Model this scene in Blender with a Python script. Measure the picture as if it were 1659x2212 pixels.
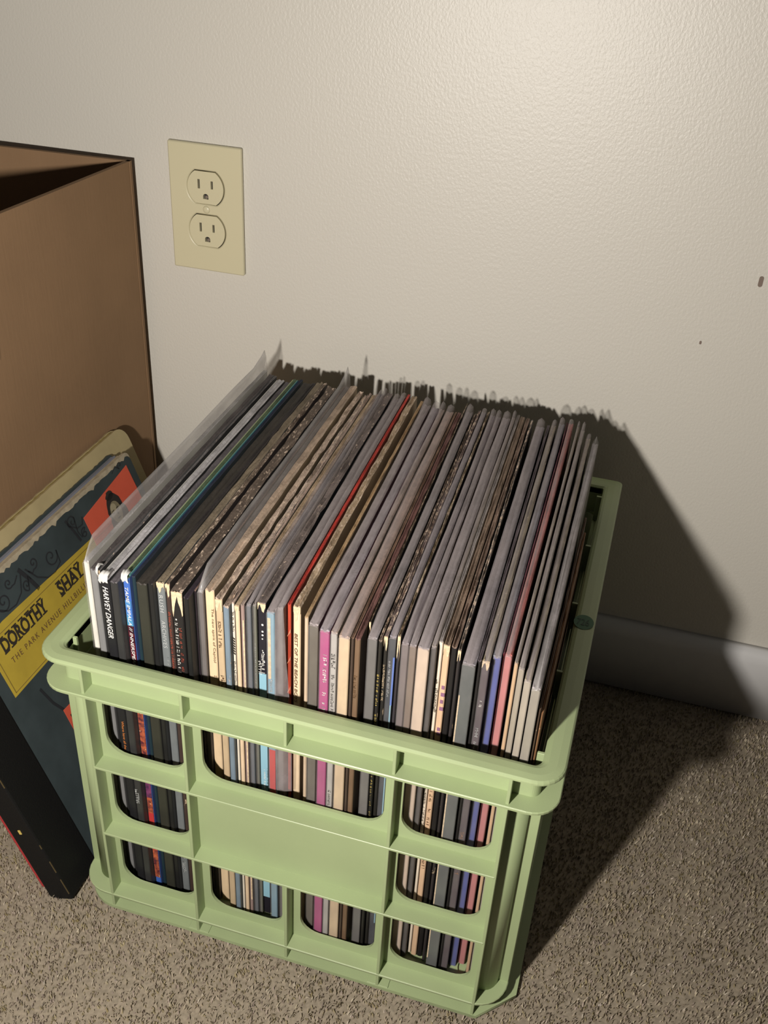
import bpy, bmesh, math, random
import numpy as np
from mathutils import Vector, Matrix
for o in list(bpy.data.objects): bpy.data.objects.remove(o)
S = bpy.context.scene
C = S.collection
R = math.radians

# ---------------------------------------------------------------- camera
cam = bpy.data.objects.new('camera', bpy.data.cameras.new('camera'))
C.objects.link(cam)
cam.location = (0.31747, -0.44046, 0.72197)
cam.rotation_mode = 'XYZ'
cam.rotation_euler = (0.99217, -0.05053, 0.28844)
cam.data.sensor_fit = 'VERTICAL'
cam.data.sensor_height = 24.0
cam.data.lens = 24.0 * 2215.0 / 2212.0
cam.data.clip_start = 0.02
S.camera = cam

# ---------------------------------------------------------------- world, lamp, exposure
W = bpy.data.worlds.new('room_ambient'); S.world = W
W.use_nodes = True
W.node_tree.nodes['Background'].inputs[0].default_value = (1.0, 0.93, 0.88, 1)
W.node_tree.nodes['Background'].inputs[1].default_value = 0.05
lamp = bpy.data.objects.new('lamp_light', bpy.data.lights.new('lamp_light', 'POINT'))
C.objects.link(lamp)
lamp.location = (0.115, -0.43, 0.54)
lamp.data.energy = 23.0
lamp.data.color = (1.0, 0.935, 0.86)
lamp.data.shadow_soft_size = 0.013
S.view_settings.view_transform = 'Standard'
S.view_settings.look = 'None'
S.view_settings.gamma = 1.0
S.view_settings.use_curve_mapping = False
S.view_settings.exposure = 0.0

# ---------------------------------------------------------------- materials
def ramp(nt, pts):
    r = nt.nodes.new('ShaderNodeValToRGB')
    while len(r.color_ramp.elements) < len(pts): r.color_ramp.elements.new(0.5)
    for e, (p, c) in zip(r.color_ramp.elements, pts):
        e.position = p; e.color = (*c, 1)
    return r

def noise(nt, scale, detail=3, rough=0.55, coord='Object', stretch=None):
    t = nt.nodes.new('ShaderNodeTexCoord'); n = nt.nodes.new('ShaderNodeTexNoise')
    n.inputs['Scale'].default_value = scale; n.inputs['Detail'].default_value = detail
    n.inputs['Roughness'].default_value = rough
    if stretch:
        m = nt.nodes.new('ShaderNodeMapping'); m.inputs['Scale'].default_value = stretch
        nt.links.new(t.outputs[coord], m.inputs[0]); nt.links.new(m.outputs[0], n.inputs['Vector'])
    else:
        nt.links.new(t.outputs[coord], n.inputs['Vector'])
    return n

def mat(name, col, rough=0.5, var=0.0, vscale=60, bump=0.0, bscale=200, spec=0.5, col2=None, wear=0.0,
        wearcol=(0.55, 0.42, 0.28), wscale=220, stretch=None, bstretch=None, coord='Object'):
    m = bpy.data.materials.new(name); m.use_nodes = True
    nt = m.node_tree; b = nt.nodes['Principled BSDF']
    b.inputs['Base Color'].default_value = (*col, 1)
    b.inputs['Roughness'].default_value = rough
    b.inputs['Specular IOR Level'].default_value = spec
    out = None
    if var or col2:
        n = noise(nt, vscale, 4, coord=coord, stretch=stretch)
        c2 = col2 or tuple(c * (1 - var) for c in col)
        c1 = col if col2 else tuple(min(1, c * (1 + var * .6)) for c in col)
        r = ramp(nt, [(0.35, c2), (0.65, c1)])
        nt.links.new(n.outputs['Fac'], r.inputs[0]); out = r.outputs[0]
    if wear > 0:
        n = noise(nt, wscale, 5, 0.7, coord=coord, stretch=stretch)
        th = 0.78 - 0.30 * wear
        r = ramp(nt, [(th - 0.015, (0, 0, 0)), (th + 0.015, (1, 1, 1))])
        nt.links.new(n.outputs['Fac'], r.inputs[0])
        mx = nt.nodes.new('ShaderNodeMix'); mx.data_type = 'RGBA'
        nt.links.new(r.outputs[0], mx.inputs[0])
        if out: nt.links.new(out, mx.inputs[6])
        else: mx.inputs[6].default_value = (*col, 1)
        mx.inputs[7].default_value = (*wearcol, 1)
        out = mx.outputs[2]
    if out: nt.links.new(out, b.inputs['Base Color'])
    if bump:
        n = noise(nt, bscale, 3, coord=coord, stretch=bstretch)
        bp = nt.nodes.new('ShaderNodeBump'); bp.inputs['Strength'].default_value = bump
        bp.inputs['Distance'].default_value = 0.001
        nt.links.new(n.outputs['Fac'], bp.inputs['Height']); nt.links.new(bp.outputs[0], b.inputs['Normal'])
    return m

def film(name, col, alpha, rough=0.3):
    m = bpy.data.materials.new(name); m.use_nodes = True
    nt = m.node_tree; b = nt.nodes['Principled BSDF']
    b.inputs['Base Color'].default_value = (*col, 1); b.inputs['Roughness'].default_value = rough
    b.inputs['Alpha'].default_value = alpha
    n = noise(nt, 90, 3, stretch=(1, .25, .6))
    r = ramp(nt, [(0.3, (alpha * .7,) * 3), (0.75, (min(1, alpha * 1.35),) * 3)])
    nt.links.new(n.outputs['Fac'], r.inputs[0]); nt.links.new(r.outputs[0], b.inputs['Alpha'])
    bp = nt.nodes.new('ShaderNodeBump'); bp.inputs['Strength'].default_value = 0.35; bp.inputs['Distance'].default_value = 0.001
    nt.links.new(n.outputs['Fac'], bp.inputs['Height']); nt.links.new(bp.outputs[0], b.inputs['Normal'])
    return m

M_green = mat('green_plastic', (0.315, 0.385, 0.205), 0.42, var=0.05, vscale=14, bump=0.05, bscale=900)
M_wall = mat('satin_wall_paint', (0.635, 0.61, 0.545), 0.43, bump=0.34, bscale=480, spec=0.7, bstretch=(1, 1, .7))
M_base = mat('baseboard_paint', (0.62, 0.62, 0.62), 0.4, bump=0.08, bscale=60)
M_card = mat('cardboard', (0.25, 0.155, 0.085), 0.85, var=0.08, vscale=9, bump=0.15, bscale=350, spec=.2, bstretch=(1, 1, .1))
M_ivory = mat('ivory_plastic', (0.62, 0.575, 0.39), 0.32)
M_slot = mat('slot_shade', (0.02, 0.018, 0.015), 0.6)
M_steel = mat('steel', (0.55, 0.53, 0.5), 0.3); M_steel.node_tree.nodes['Principled BSDF'].inputs['Metallic'].default_value = 0.9
M_film = film('clear_film', (0.42, 0.40, 0.39), 0.15, 0.3)
M_filmtop = film('clear_film_edge', (0.48, 0.425, 0.43), 0.34, 0.3)
M_filmtall = film('clear_film_tall', (0.5, 0.48, 0.47), 0.38, 0.25)
M_white = mat('white_ink', (0.8, 0.78, 0.74), 0.5)
M_silver = mat('pale_grey_ink', (0.45, 0.46, 0.46), 0.5)
M_black = mat('black_ink', (0.03, 0.025, 0.02), 0.5)
M_brown = mat('brown_ink', (0.13, 0.07, 0.035), 0.5)
M_orange = mat('orange_ink', (0.6, 0.2, 0.05), 0.5)
M_redink = mat('red_ink', (0.4, 0.08, 0.05), 0.5)
M_yel = mat('yellow_ink', (0.6, 0.45, 0.12), 0.5)
M_blue = mat('blue_ink', (0.08, 0.16, 0.5), 0.4)
M_ltblue = mat('light_blue_ink', (0.25, 0.45, 0.55), 0.4)
M_red = mat('red_card', (0.5, 0.04, 0.04), 0.45)
M_torn = mat('torn_card', (0.68, 0.52, 0.34), 0.85, var=.2, vscale=400, bump=.4, bscale=500)
M_purp = mat('purple_ink', (0.25, 0.12, 0.2), 0.5)

# ---------------------------------------------------------------- helpers
def link(name, me, m=None, parent=None, loc=None):
    o = bpy.data.objects.new(name, me); C.objects.link(o)
    if m is not None:
        for k in (m if isinstance(m, (list, tuple)) else [m]): me.materials.append(k)
    if parent: o.parent = parent
    if loc: o.location = loc
    return o

def empty(name, loc=(0, 0, 0), rz=0.0):
    o = bpy.data.objects.new(name, None); C.objects.link(o); o.location = loc; o.rotation_euler = (0, 0, rz)
    o.empty_display_size = 0.02
    return o

def tag(o, label=None, cat=None, group=None, kind=None):
    if label: o['label'] = label
    if cat: o['category'] = cat
    if group: o['group'] = group
    if kind: o['kind'] = kind
    return o

def bm_mesh(bm, name, smooth=False):
    bmesh.ops.recalc_face_normals(bm, faces=bm.faces)
    me = bpy.data.meshes.new(name); bm.to_mesh(me); bm.free()
    if smooth:
        for p in me.polygons: p.use_smooth = True
    return me

def box_mesh(name, x0, x1, y0, y1, z0, z1, bev=0.0, seg=1):
    bm = bmesh.new()
    bmesh.ops.create_cube(bm, size=1)
    for v in bm.verts:
        v.co = Vector((x0 + (v.co.x + .5) * (x1 - x0), y0 + (v.co.y + .5) * (y1 - y0), z0 + (v.co.z + .5) * (z1 - z0)))
    if bev: bmesh.ops.bevel(bm, geom=bm.edges[:], offset=bev, segments=seg, affect='EDGES', profile=.6)
    return bm_mesh(bm, name)

def rr(cx, cz, w, h, rads, n=6):
    """rounded rectangle outline in 2D, rads = (bl, br, tr, tl)"""
    pts = []
    for (sx, sz, a0, r) in ((-1, -1, 180, rads[0]), (1, -1, 270, rads[1]), (1, 1, 0, rads[2]), (-1, 1, 90, rads[3])):
        px = cx + sx * (w / 2 - r); pz = cz + sz * (h / 2 - r)
        for i in range(n + 1):
            a = R(a0 + 90 * i / n); pts.append((px + r * math.cos(a), pz + r * math.sin(a)))
    return pts

def sheet(name, outline, holes, y0, y1, bev=0.0):
    """flat sheet in the xz plane with real holes, thickness from y0 to y1"""
    cu = bpy.data.curves.new(name, 'CURVE'); cu.dimensions = '2D'; cu.fill_mode = 'BOTH'
    t = abs(y1 - y0); cu.extrude = t / 2 - bev; cu.bevel_depth = bev; cu.bevel_resolution = 1
    if bev: cu.offset = -bev
    for loop in [outline] + holes:
        s = cu.splines.new('POLY'); s.points.add(len(loop) - 1)
        for p, (x, z) in zip(s.points, loop): p.co = (x, z, 0, 1)
        s.use_cyclic_u = True
    o = bpy.data.objects.new('tmp', cu); C.objects.link(o)
    dg = bpy.context.evaluated_depsgraph_get()
    me = bpy.data.meshes.new_from_object(o.evaluated_get(dg))
    bpy.data.objects.remove(o); bpy.data.curves.remove(cu)
    me.materials.clear()
    ym = (y0 + y1) / 2
    me.transform(Matrix(((1, 0, 0, 0), (0, 0, -1, ym), (0, 1, 0, 0), (0, 0, 0, 1))))
    me.name = name
    return me

def text_mesh(body, length, height, name='lettering', shear=0.0, bold=0.0, spacing=1.0):
    cu = bpy.data.curves.new(name, 'FONT'); cu.body = body; cu.size = 1; cu.shear = shear; cu.offset = bold
    cu.space_character = spacing; cu.resolution_u = 3
    o = bpy.data.objects.new('tmp', cu); C.objects.link(o)
    dg = bpy.context.evaluated_depsgraph_get()
    me = bpy.data.meshes.new_from_object(o.evaluated_get(dg))
    bpy.data.objects.remove(o); bpy.data.curves.remove(cu)
    me.materials.clear(); me.name = name
    xs = [v.co.x for v in me.vertices]; ys = [v.co.y for v in me.vertices]
    sx = length / (max(xs) - min(xs)); sy = height / (max(ys) - min(ys)); mx, my = min(xs), (min(ys) + max(ys)) / 2
    for v in me.vertices: v.co = Vector(((v.co.x - mx) * sx, (v.co.y - my) * sy, 0))
    return me

def marks_mesh(length, height, rnd, dens=1.0):
    """a row of letter-like strokes too worn and small to read"""
    bm = bmesh.new(); x = 0.0
    while x < length:
        w = height * rnd.uniform(.35, .6)
        if rnd.random() < .86 * dens:
            for k in range(rnd.choice((2, 3))):
                if rnd.random() < .5:
                    a = x + rnd.uniform(0, w * .7); q = (a, -height / 2, a + w * .25, height / 2 * rnd.uniform(.3, 1))
                else:
                    b = rnd.uniform(-.5, .35) * height; q = (x, b, x + w, b + height * .17)
                vs = [bm.verts.new((q[i], q[j], 0)) for i, j in ((0, 1), (2, 1), (2, 3), (0, 3))]
                bm.faces.new(vs)
        x += w * 1.35
    if not bm.faces:
        bm.faces.new([bm.verts.new(p) for p in ((0, 0, 0), (height, 0, 0), (height, height / 2, 0))])
    return bm_mesh(bm, 'lettering')
SPINE = Matrix(((0, 1, 0, 0), (0, 0, -1, 0), (-1, 0, 0, 0), (0, 0, 0, 1)))   # text x runs down, its face looks to -y

# ================================================================ the setting
YAW = 0.00936
wall = link('wall_back', box_mesh('wall_back', -1.6, 2.0, 0, 0.1, -0.02, 2.3), M_wall)
wall.location = (0, 0.4076, 0); wall.rotation_euler = (0, 0, YAW); tag(wall, kind='structure')
bb = sheet('baseboard', [(0.0, 0), (0.012, 0), (0.012, 0.066), (0.0105, 0.074), (0.006, 0.0795), (0.0, 0.081)], [], -2.0, 1.6)
# the profile is swept along the wall: profile x points away from the wall
bb.transform(Matrix(((0, -1, 0, 0), (-1, 0, 0, 0), (0, 0, 1, 0), (0, 0, 0, 1))))
base = link('baseboard_back', bb, M_base)
base.location = (0, 0.4076, 0); base.rotation_euler = (0, 0, YAW); tag(base, kind='structure')
sm = link('scuff_mark', None or sheet('scuff_mark', rr(0, 0, .0035, .009, (.0017,) * 4), [], -.0002, 0), mat('scuff', (0.2, 0.15, 0.12), 0.7), wall, (0.397, -0.0001, 0.441))
sm2 = link('scuff_mark', sheet('scuff_mark', rr(0, 0, .0018, .003, (.0008,) * 4), [], -.0002, 0), bpy.data.materials['scuff'], wall, (0.362, -0.0001, 0.382))

# floor: carpet ground plus its cut pile
rng = np.random.default_rng(7)
FX0, FX1, FY0, FY1 = -0.75, 1.05, -0.75, 0.402
M_carpet = mat('carpet_ground', (0.27, 0.23, 0.175), 0.95, var=.2, vscale=300, spec=.1)
fl = bpy.data.meshes.new('floor')
nx, ny = 180, 116
X, Y = np.meshgrid(np.linspace(-1.6, 2.0, nx), np.linspace(-1.8, 0.41, ny))
Z = -0.0030 + 0.0008 * np.sin(X * 61 + 3 * np.sin(Y * 23)) * np.cos(Y * 47)
co = np.stack([X, Y, Z], -1).reshape(-1, 3)
fc = [(j * nx + i, j * nx + i + 1, (j + 1) * nx + i + 1, (j + 1) * nx + i) for j in range(ny - 1) for i in range(nx - 1)]
fl.from_pydata(co.tolist(), [], fc)
floor = link('floor', fl, M_carpet); tag(floor, kind='structure')

def carpet_pile():
    N = 420000
    x = rng.uniform(FX0, FX1, N); y = rng.uniform(FY0, FY1, N)
    # nothing to be seen under the crate and the far side of the box
    keep = ~((x > -.015) & (x < .31) & (y > .02) & (y < .36))
    x, y = x[keep], y[keep]; N = len(x)
    # yarn tufts: blades gather and lean together
    gx, gy = np.floor(x / .0032), np.floor(y / .0032)
    h = np.sin(gx * 127.1 + gy * 311.7) * 43758.5453; h = h - np.floor(h)
    h2 = np.sin(gx * 269.5 + gy * 183.3) * 43758.5453; h2 = h2 - np.floor(h2)
    x = (gx + .5) * .0032 + (x - (gx + .5) * .0032) * .8 + (h2 - .5) * .002
    lean = np.stack([(h - .5) * .0028 + rng.normal(0, .0010, N), (h2 - .5) * .0028 + rng.normal(0, .0010, N)], 1)
    ht = .0046 + .0010 * h + rng.normal(0, .0003, N)
    a = rng.uniform(0, math.pi, N); w = .00055
    dx, dy = np.cos(a) * w, np.sin(a) * w
    z0 = -.0045
    V = np.zeros((N, 5, 3), np.float32)
    V[:, 0] = np.stack([x - dx, y - dy, np.full(N, z0)], 1); V[:, 1] = np.stack([x + dx, y + dy, np.full(N, z0)], 1)
    mx, my = x + lean[:, 0] * .45, y + lean[:, 1] * .45
    V[:, 2] = np.stack([mx + dx, my + dy, z0 + ht * .65], 1); V[:, 3] = np.stack([mx - dx, my - dy, z0 + ht * .65], 1)
    V[:, 4] = np.stack([x + lean[:, 0], y + lean[:, 1], z0 + ht], 1)
    me = bpy.data.meshes.new('carpet_pile')
    me.vertices.add(N * 5); me.vertices.foreach_set('co', V.reshape(-1))
    base_i = (np.arange(N) * 5)[:, None]
    quads = base_i + np.array([0, 1, 2, 3]); tris = base_i + np.array([3, 2, 4])
    loops = np.concatenate([quads, tris], 1).reshape(-1)
    me.loops.add(len(loops)); me.loops.foreach_set('vertex_index', loops.astype(np.int32))
    me.polygons.add(2 * N)
    starts = (np.arange(N) * 7)[:, None] + np.array([0, 4])
    me.polygons.foreach_set('loop_start', starts.reshape(-1).astype(np.int32))
    # yarn colour, one value per blade
    me.update(); me.validate()
    at = me.attributes.new('yarn', 'FLOAT', 'POINT')
    yv = np.repeat(np.clip(h * .7 + rng.uniform(0, .3, N), 0, 1), 5).astype(np.float32)
    at.data.foreach_set('value', yv)
    m = bpy.data.materials.new('carpet_yarn'); m.use_nodes = True; nt = m.node_tree; b = nt.nodes['Principled BSDF']
    b.inputs['Roughness'].default_value = .9; b.inputs['Specular IOR Level'].default_value = .15
    an = nt.nodes.new('ShaderNodeAttribute'); an.attribute_name = 'yarn'
    r = ramp(nt, [(0, (0.25, 0.20, 0.10)), (.25, (0.36, 0.31, 0.19)), (.5, (0.38, 0.31, 0.27)), (.75, (0.44, 0.39, 0.28)), (1, (0.52, 0.46, 0.41))])
    nt.links.new(an.outputs['Fac'], r.inputs[0])
    n = noise(nt, 26, 3)
    mx_ = nt.nodes.new('ShaderNodeMix'); mx_.data_type = 'RGBA'; mx_.blend_type = 'MULTIPLY'; mx_.inputs[0].default_value = 1
    r2 = ramp(nt, [(.3, (.80, .80, .84)), (.7, (1.05, 1.04, .98))])
    nt.links.new(n.outputs['Fac'], r2.inputs[0]); nt.links.new(r.outputs[0], mx_.inputs[6]); nt.links.new(r2.outputs[0], mx_.inputs[7])
    nt.links.new(mx_.outputs[2], b.inputs['Base Color'])
    return me, m
me, m = carpet_pile()
pile = link('carpet_pile', me, m, floor); pile['kind'] = 'stuff'

# ================================================================ wall outlet
out = empty('wall_outlet', (-0.1195 + .035, 0.4070, 0.380), YAW)
tag(out, 'ivory duplex power outlet with its cover plate on the wall above the crate', 'outlet')
def clipped(r, hh, k=20):
    pts = []; a = math.asin(hh / r)
    for i in range(k + 1): t = -a + 2 * a * i / k; pts.append((r * math.cos(t), r * math.sin(t)))
    for i in range(k + 1): t = math.pi - a + 2 * a * i / k; pts.append((r * math.cos(t), r * math.sin(t)))
    return pts
def shift(p, dz): return [(x, z + dz) for x, z in p]
PH = .1143
pl = sheet('plate', rr(0, PH / 2, .0699, PH, (.0016,) * 4), [shift(clipped(.0179, .0149), PH / 2 + s * .0195) for s in (1, -1)] , -.0052, -.0006, bev=.0012)
link('plate', pl, M_ivory, out)
for s in (1, -1):
    zc = PH / 2 + s * .0195
    slots = [rr(-.0063, .003, .0021, .0082, (.0002,) * 4, 2), rr(.0063, .003, .0021, .0070, (.0002,) * 4, 2),
             [(x, z - .0078) for x, z in ([(.0026 * math.cos(R(t)), .0026 * math.sin(R(t))) for t in range(0, 181, 20)] + [(-.0026, -.0022), (.0026, -.0022)])]]
    f = link('receptacle', sheet('receptacle', clipped(.01725, .01425), slots, -.0054, -.002), M_ivory, out, (0, 0, zc))
    link('socket_shade_plate', sheet('socket_shade_plate', clipped(.0184, .0154), [], -.0022, -.0007), M_slot, out, (0, 0, zc))  # near-black backing plate, paints the shade inside the slots and round the receptacle
    link('ground_contact', sheet('ground_contact', [(.0015 * math.cos(R(t)), .0015 * math.sin(R(t))) for t in range(0, 360, 30)], [], -.0042, -.0022), M_steel, f, (.0004, 0, -.0085))
bm = bmesh.new(); bmesh.ops.create_uvsphere(bm, u_segments=16, v_segments=8, radius=.0034)
for v in bm.verts: v.co = Vector((v.co.x, v.co.z * .35 if v.co.z > 0 else v.co.z * .35, v.co.y))
link('screw', bm_mesh(bm, 'screw', True), M_ivory, out, (0, -.0052, PH / 2))

# ================================================================ cardboard box
box = empty('cardboard_box', (-0.151, 0.3935, 0))
tag(box, 'large open brown cardboard box against the wall, left of the crate', 'box')
A, B_, D_, F_ = (0, 0), (-.345, -.022), (-.0388, -.50), (-.39, -.51)
def panel(name, p, q, z0, z1, t, m, side=1):
    d = Vector((q[0] - p[0], q[1] - p[1])); L = d.length; d.normalize(); n = Vector((-d.y, d.x)) * side
    bm = bmesh.new(); k = 14; cols = []
    for i in range(k + 1):
        s = L * i / k; bow = .0015 * math.sin(math.pi * i / k) * 1
        cols.append([bm.verts.new((p[0] + d.x * s + n.x * o_, p[1] + d.y * s + n.y * o_, z)) for o_, z in ((0, z0), (t, z0), (t, z1), (0, z1))])
    for i in range(k):
        a, b = cols[i], cols[i + 1]
        for j in range(4): bm.faces.new((a[j], a[(j + 1) % 4], b[(j + 1) % 4], b[j]))
    bm.faces.new(cols[0]); bm.faces.new(cols[-1][::-1])
    o = link(name, bm_mesh(bm, name), m, box); return o
panel('side_panel', A, D_, 0, .4745, .004, M_card, -1)
panel('side_panel', A, B_, 0, .4745, .004, M_card, 1)
panel('side_panel', D_, F_, 0, .4745, .004, M_card, -1)
panel('side_panel', B_, F_, 0, .4745, .004, M_card, 1)
bm = bmesh.new(); bm.faces.new([bm.verts.new((x, y, .004)) for x, y in (A, B_, F_, D_)])
link('bottom_panel', bm_mesh(bm, 'bottom_panel'), M_card, box)
# clear packing tape, crinkled, across the side that faces the crate
M_tape = film('packing_tape', (0.34, 0.27, 0.2), 0.35, 0.18)
bm = bmesh.new(); rows = []; rt = random.Random(3)
for i in range(25):
    s = .205 + .27 * i / 24
    rows.append([bm.verts.new((-.0742 * s + .0004 + .001 * abs(math.sin(i * 1.7 + j)) * (1 if i < 6 else .3), -.997 * s, .366 + .0105 * j + (.003 * math.sin(j * 1.3) if i == 0 else 0))) for j in range(6)])
for i in range(24):
    for j in range(5): bm.faces.new((rows[i][j], rows[i + 1][j], rows[i + 1][j + 1], rows[i][j + 1]))
link('packing_tape', bm_mesh(bm, 'packing_tape'), M_tape, box)

# ================================================================ leaning albums
TH, PHI = .3616, .0127
U = Vector((-math.sin(TH) * math.cos(PHI), math.sin(TH) * math.sin(PHI), math.cos(TH)))
WD = Vector((math.sin(PHI), math.cos(PHI), 0)); NN = WD.cross(U)
P0 = Vector((-.0340, .0325, .003))
# album frame: local x = along the cover (away from the spine), local y = into the stack, local z = up the cover
ALB = Matrix(((WD.x, -NN.x, U.x, P0.x), (WD.y, -NN.y, U.y, P0.y), (WD.z, -NN.z, U.z, P0.z), (0, 0, 0, 1)))
M_teal = mat('teal_cover', (0.040, 0.054, 0.058), 0.5, var=.2, vscale=25, wear=.12, wearcol=(.25, .2, .14), wscale=90, spec=.35)
M_cloth = mat('black_cloth', (0.006, 0.006, 0.006), 0.6, bump=.3, bscale=900, spec=.25, wear=.1, wearcol=(.12, .09, .05), wscale=120)
M_pages = mat('grey_leaves', (0.17, 0.18, 0.22), 0.8, var=.15, vscale=300, stretch=(.1, 3, 1))
M_worn = mat('worn_board', (0.36, 0.31, 0.22), 0.85, var=.2, vscale=130)
M_tan = mat('tan_cover', (0.40, 0.33, 0.175), 0.6, var=.1, vscale=30)
M_tanedge = mat('tan_edge', (0.32, 0.26, 0.09), 0.6, var=.2, vscale=160)
M_redsp = mat('red_spine', (0.42, 0.035, 0.04), 0.5, var=.1, vscale=60)
M_label = mat('yellow_label', (0.42, 0.31, 0.04), 0.55, var=.08, vscale=50)
M_panel = mat('orange_red_panel', (0.60, 0.10, 0.055), 0.55, var=.06, vscale=40)
M_iron = mat('black_scroll', (0.018, 0.02, 0.024), 0.6)
def album_root(name, label, y_off, x_off=0.0, sink=0.0):
    o = empty(name); o.matrix_world = ALB @ Matrix.Translation((x_off, y_off, sink))
    return tag(o, label, 'record album', 'albums leaning on the cardboard box')
al = album_root('record_album', 'old teal record album with yellow title label and black cloth spine, beside the crate', 0)
TT = .021; HH = .2545; WW = .254
def rag(x0, x1, z0, z1, y0, y1, seed, amp=.0012, rc=.006, topamp=None):
    """board with rounded outer corners and a nibbled top edge"""
    rn = random.Random(seed); pts = [(x0, z0)]
    for i in range(7): a = R(-90 + 90 * i / 6); pts.append((x1 - rc + rc * math.cos(a), z0 + rc + rc * math.sin(a)))
    for i in range(7): a = R(90 * i / 6); pts.append((x1 - rc + rc * math.cos(a), z1 - rc + rc * math.sin(a)))
    k = 70; ta = amp if topamp is None else topamp
    for i in range(1, k): pts.append((x1 - rc - (x1 - rc - x0) * i / k, z1 - abs(rn.gauss(0, ta))))
    pts.append((x0, z1))
    return sheet('board', pts, [], y0, y1)
link('worn_front_board', rag(-.004, WW, -.002, HH, .0004, .0032, 1, .0003), M_worn, al)
fcov = link('front_cover', rag(0, WW - .0006, 0, HH - .0035, -.0002, .0006, 2, .001), M_teal, al)
link('leaves', box_mesh('leaves', -.02, WW - .006, .0032, TT - .003, .002, HH - .003), M_pages, al)
for k in range(4):
    link('leaf', box_mesh('leaf', -.02, WW - .005, .0045 + k * .0034, .0061 + k * .0034, .002, HH - .0012 - .0006 * (k % 2)), M_worn if k < 2 else M_pages, al)
link('back_cover', rag(-.02, WW, 0, HH, TT - .003, TT, 5, .0004), M_teal, al)
sp = box_mesh('spine', -.038, .0005, -.0006, TT + .0006, -.001, HH + .0008, .0016, 2)
spo = link('spine', sp, M_cloth, al); spo['label'] = 'black cloth spine'
M_gilt = mat('gilt_edge', (0.09, 0.065, 0.03), 0.5)
for (za, zb) in ((.006, .022), (.030, .042), (.056, .06), (.12, .128)):
    link('gilt_line', box_mesh('gilt_line', -.0383, -.0376, -.0009, -.0003, za, zb), M_gilt, spo)
link('gilt_line', box_mesh('gilt_line', -.0386, -.0378, .010, .012, .072, .076), M_yel, spo)
def decal(parent, name, pts, m, y=-.0004, t=.0002):
    return link(name, sheet(name, pts, [], y - t, y), m, parent, (-.001, 0, -.0042) if parent is al else (0, 0, 0))
lab = decal(al, 'title_label', [(.012, .170), (.150, .1715), (.205, .170), (.205, .2195), (.036, .2250), (.0115, .2220)], M_label, -.0003)
M_line = mat('label_line', (0.2, 0.14, 0.03), 0.6)
for (a, b) in (((.0145, .1725), (.2, .1725)), ((.0145, .2185), (.2, .2165)), ):
    decal(lab, 'border_line', [a, b, (b[0], b[1] + .0006), (a[0], a[1] + .0006)], M_line, -.0006, .0001)
decal(lab, 'border_line', [(.0145, .1725), (.0151, .1725), (.0151, .219), (.0145, .219)], M_line, -.0006, .0001)
# flat faces of the lettering look to local -y, text x = local x, text y = local z
FLAT = Matrix(((1, 0, 0, 0), (0, 0, -1, 0), (0, 1, 0, 0), (0, 0, 0, 1)))
def flat_text(parent, body, x, z, length, h, m, rot=0.0, **k):
    me = text_mesh(body, length, h, **k)
    me.transform(FLAT @ Matrix.Rotation(rot, 4, 'Z')); return link('lettering', me, m, parent, (x, -.00075, z))
flat_text(lab, 'DOROTHY', .024, .2105 - .0015, .058, .0125, M_black, -.01, bold=.035)
flat_text(lab, 'SHAY', .101, .2105 - .002, .035, .0125, M_black, -.02, bold=.035)
# slab serifs of the circus letters
for i in range(7):
    for dz in (-.0066, .0058): decal(lab, 'serif', [(.0235 + i * .0085, .209 + dz), (.0235 + i * .0085 + .006, .209 + dz), (.0235 + i * .0085 + .006, .209 + dz + .0013), (.0235 + i * .0085, .209 + dz + .0013)], M_black, -.0006, .0001)
for i in range(4):
    for dz in (-.0066, .0058): decal(lab, 'serif', [(.1008 + i * .0093, .2082 + dz), (.1008 + i * .0093 + .006, .2082 + dz), (.1008 + i * .0093 + .006, .2082 + dz + .0013), (.1008 + i * .0093, .2082 + dz + .0013)], M_black, -.0006, .0001)
flat_text(lab, 'THE PARK AVENUE HILLBILLIE', .026, .1945, .108, .0048, M_brown, -.008, spacing=1.35)
flat_text(lab, 'SINGS', .060, .180, .03, .0075, M_black, 0, bold=.03)
pan = decal(al, 'portrait_panel', [(.164, .150), (.2475, .150), (.2445, .2490), (.1645, .2400)], M_panel, -.0005)
def ell(cx, cz, a, b, n=22, rot=0, wob=0, seed=0):
    rn = random.Random(seed); c, s = math.cos(rot), math.sin(rot); pts = []
    for i in range(n):
        t = 2 * math.pi * i / n; k = 1 + wob * rn.uniform(-1, 1); x, z = a * k * math.cos(t), b * k * math.sin(t)
        pts.append((cx + x * c - z * s, cz + x * s + z * c))
    return pts
M_hair = mat('portrait_black', (0.025, 0.022, 0.02), 0.6); M_skin = mat('portrait_grey', (0.2, 0.175, 0.11), 0.6)
M_skinl = mat('portrait_light', (0.34, 0.3, 0.2), 0.6)
HC = (.2065, .224)
decal(pan, 'portrait_hair', ell(HC[0], HC[1] + .002, .0115, .0135, 30, 0, .06, 4), M_hair, -.0008, .0001)
decal(pan, 'portrait_hair', ell(HC[0] - .001, HC[1] + .0145, .0055, .004, 16, 0, .15, 5), M_hair, -.0008, .0001)
decal(pan, 'portrait_hair', ell(HC[0] + .008, HC[1] - .008, .006, .011, 18, .1, .1, 6), M_hair, -.0008, .0001)
decal(pan, 'portrait_hair', ell(HC[0] - .009, HC[1] - .012, .0045, .010, 18, 0, .1, 7), M_hair, -.0008, .0001)
decal(pan, 'portrait_face', ell(HC[0] - .001, HC[1] - .002, .0078, .0105), M_skin, -.001, .0001)
decal(pan, 'portrait_face', ell(HC[0] - .003, HC[1] + .003, .0042, .0042), M_skinl, -.0012, .0001)
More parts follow.
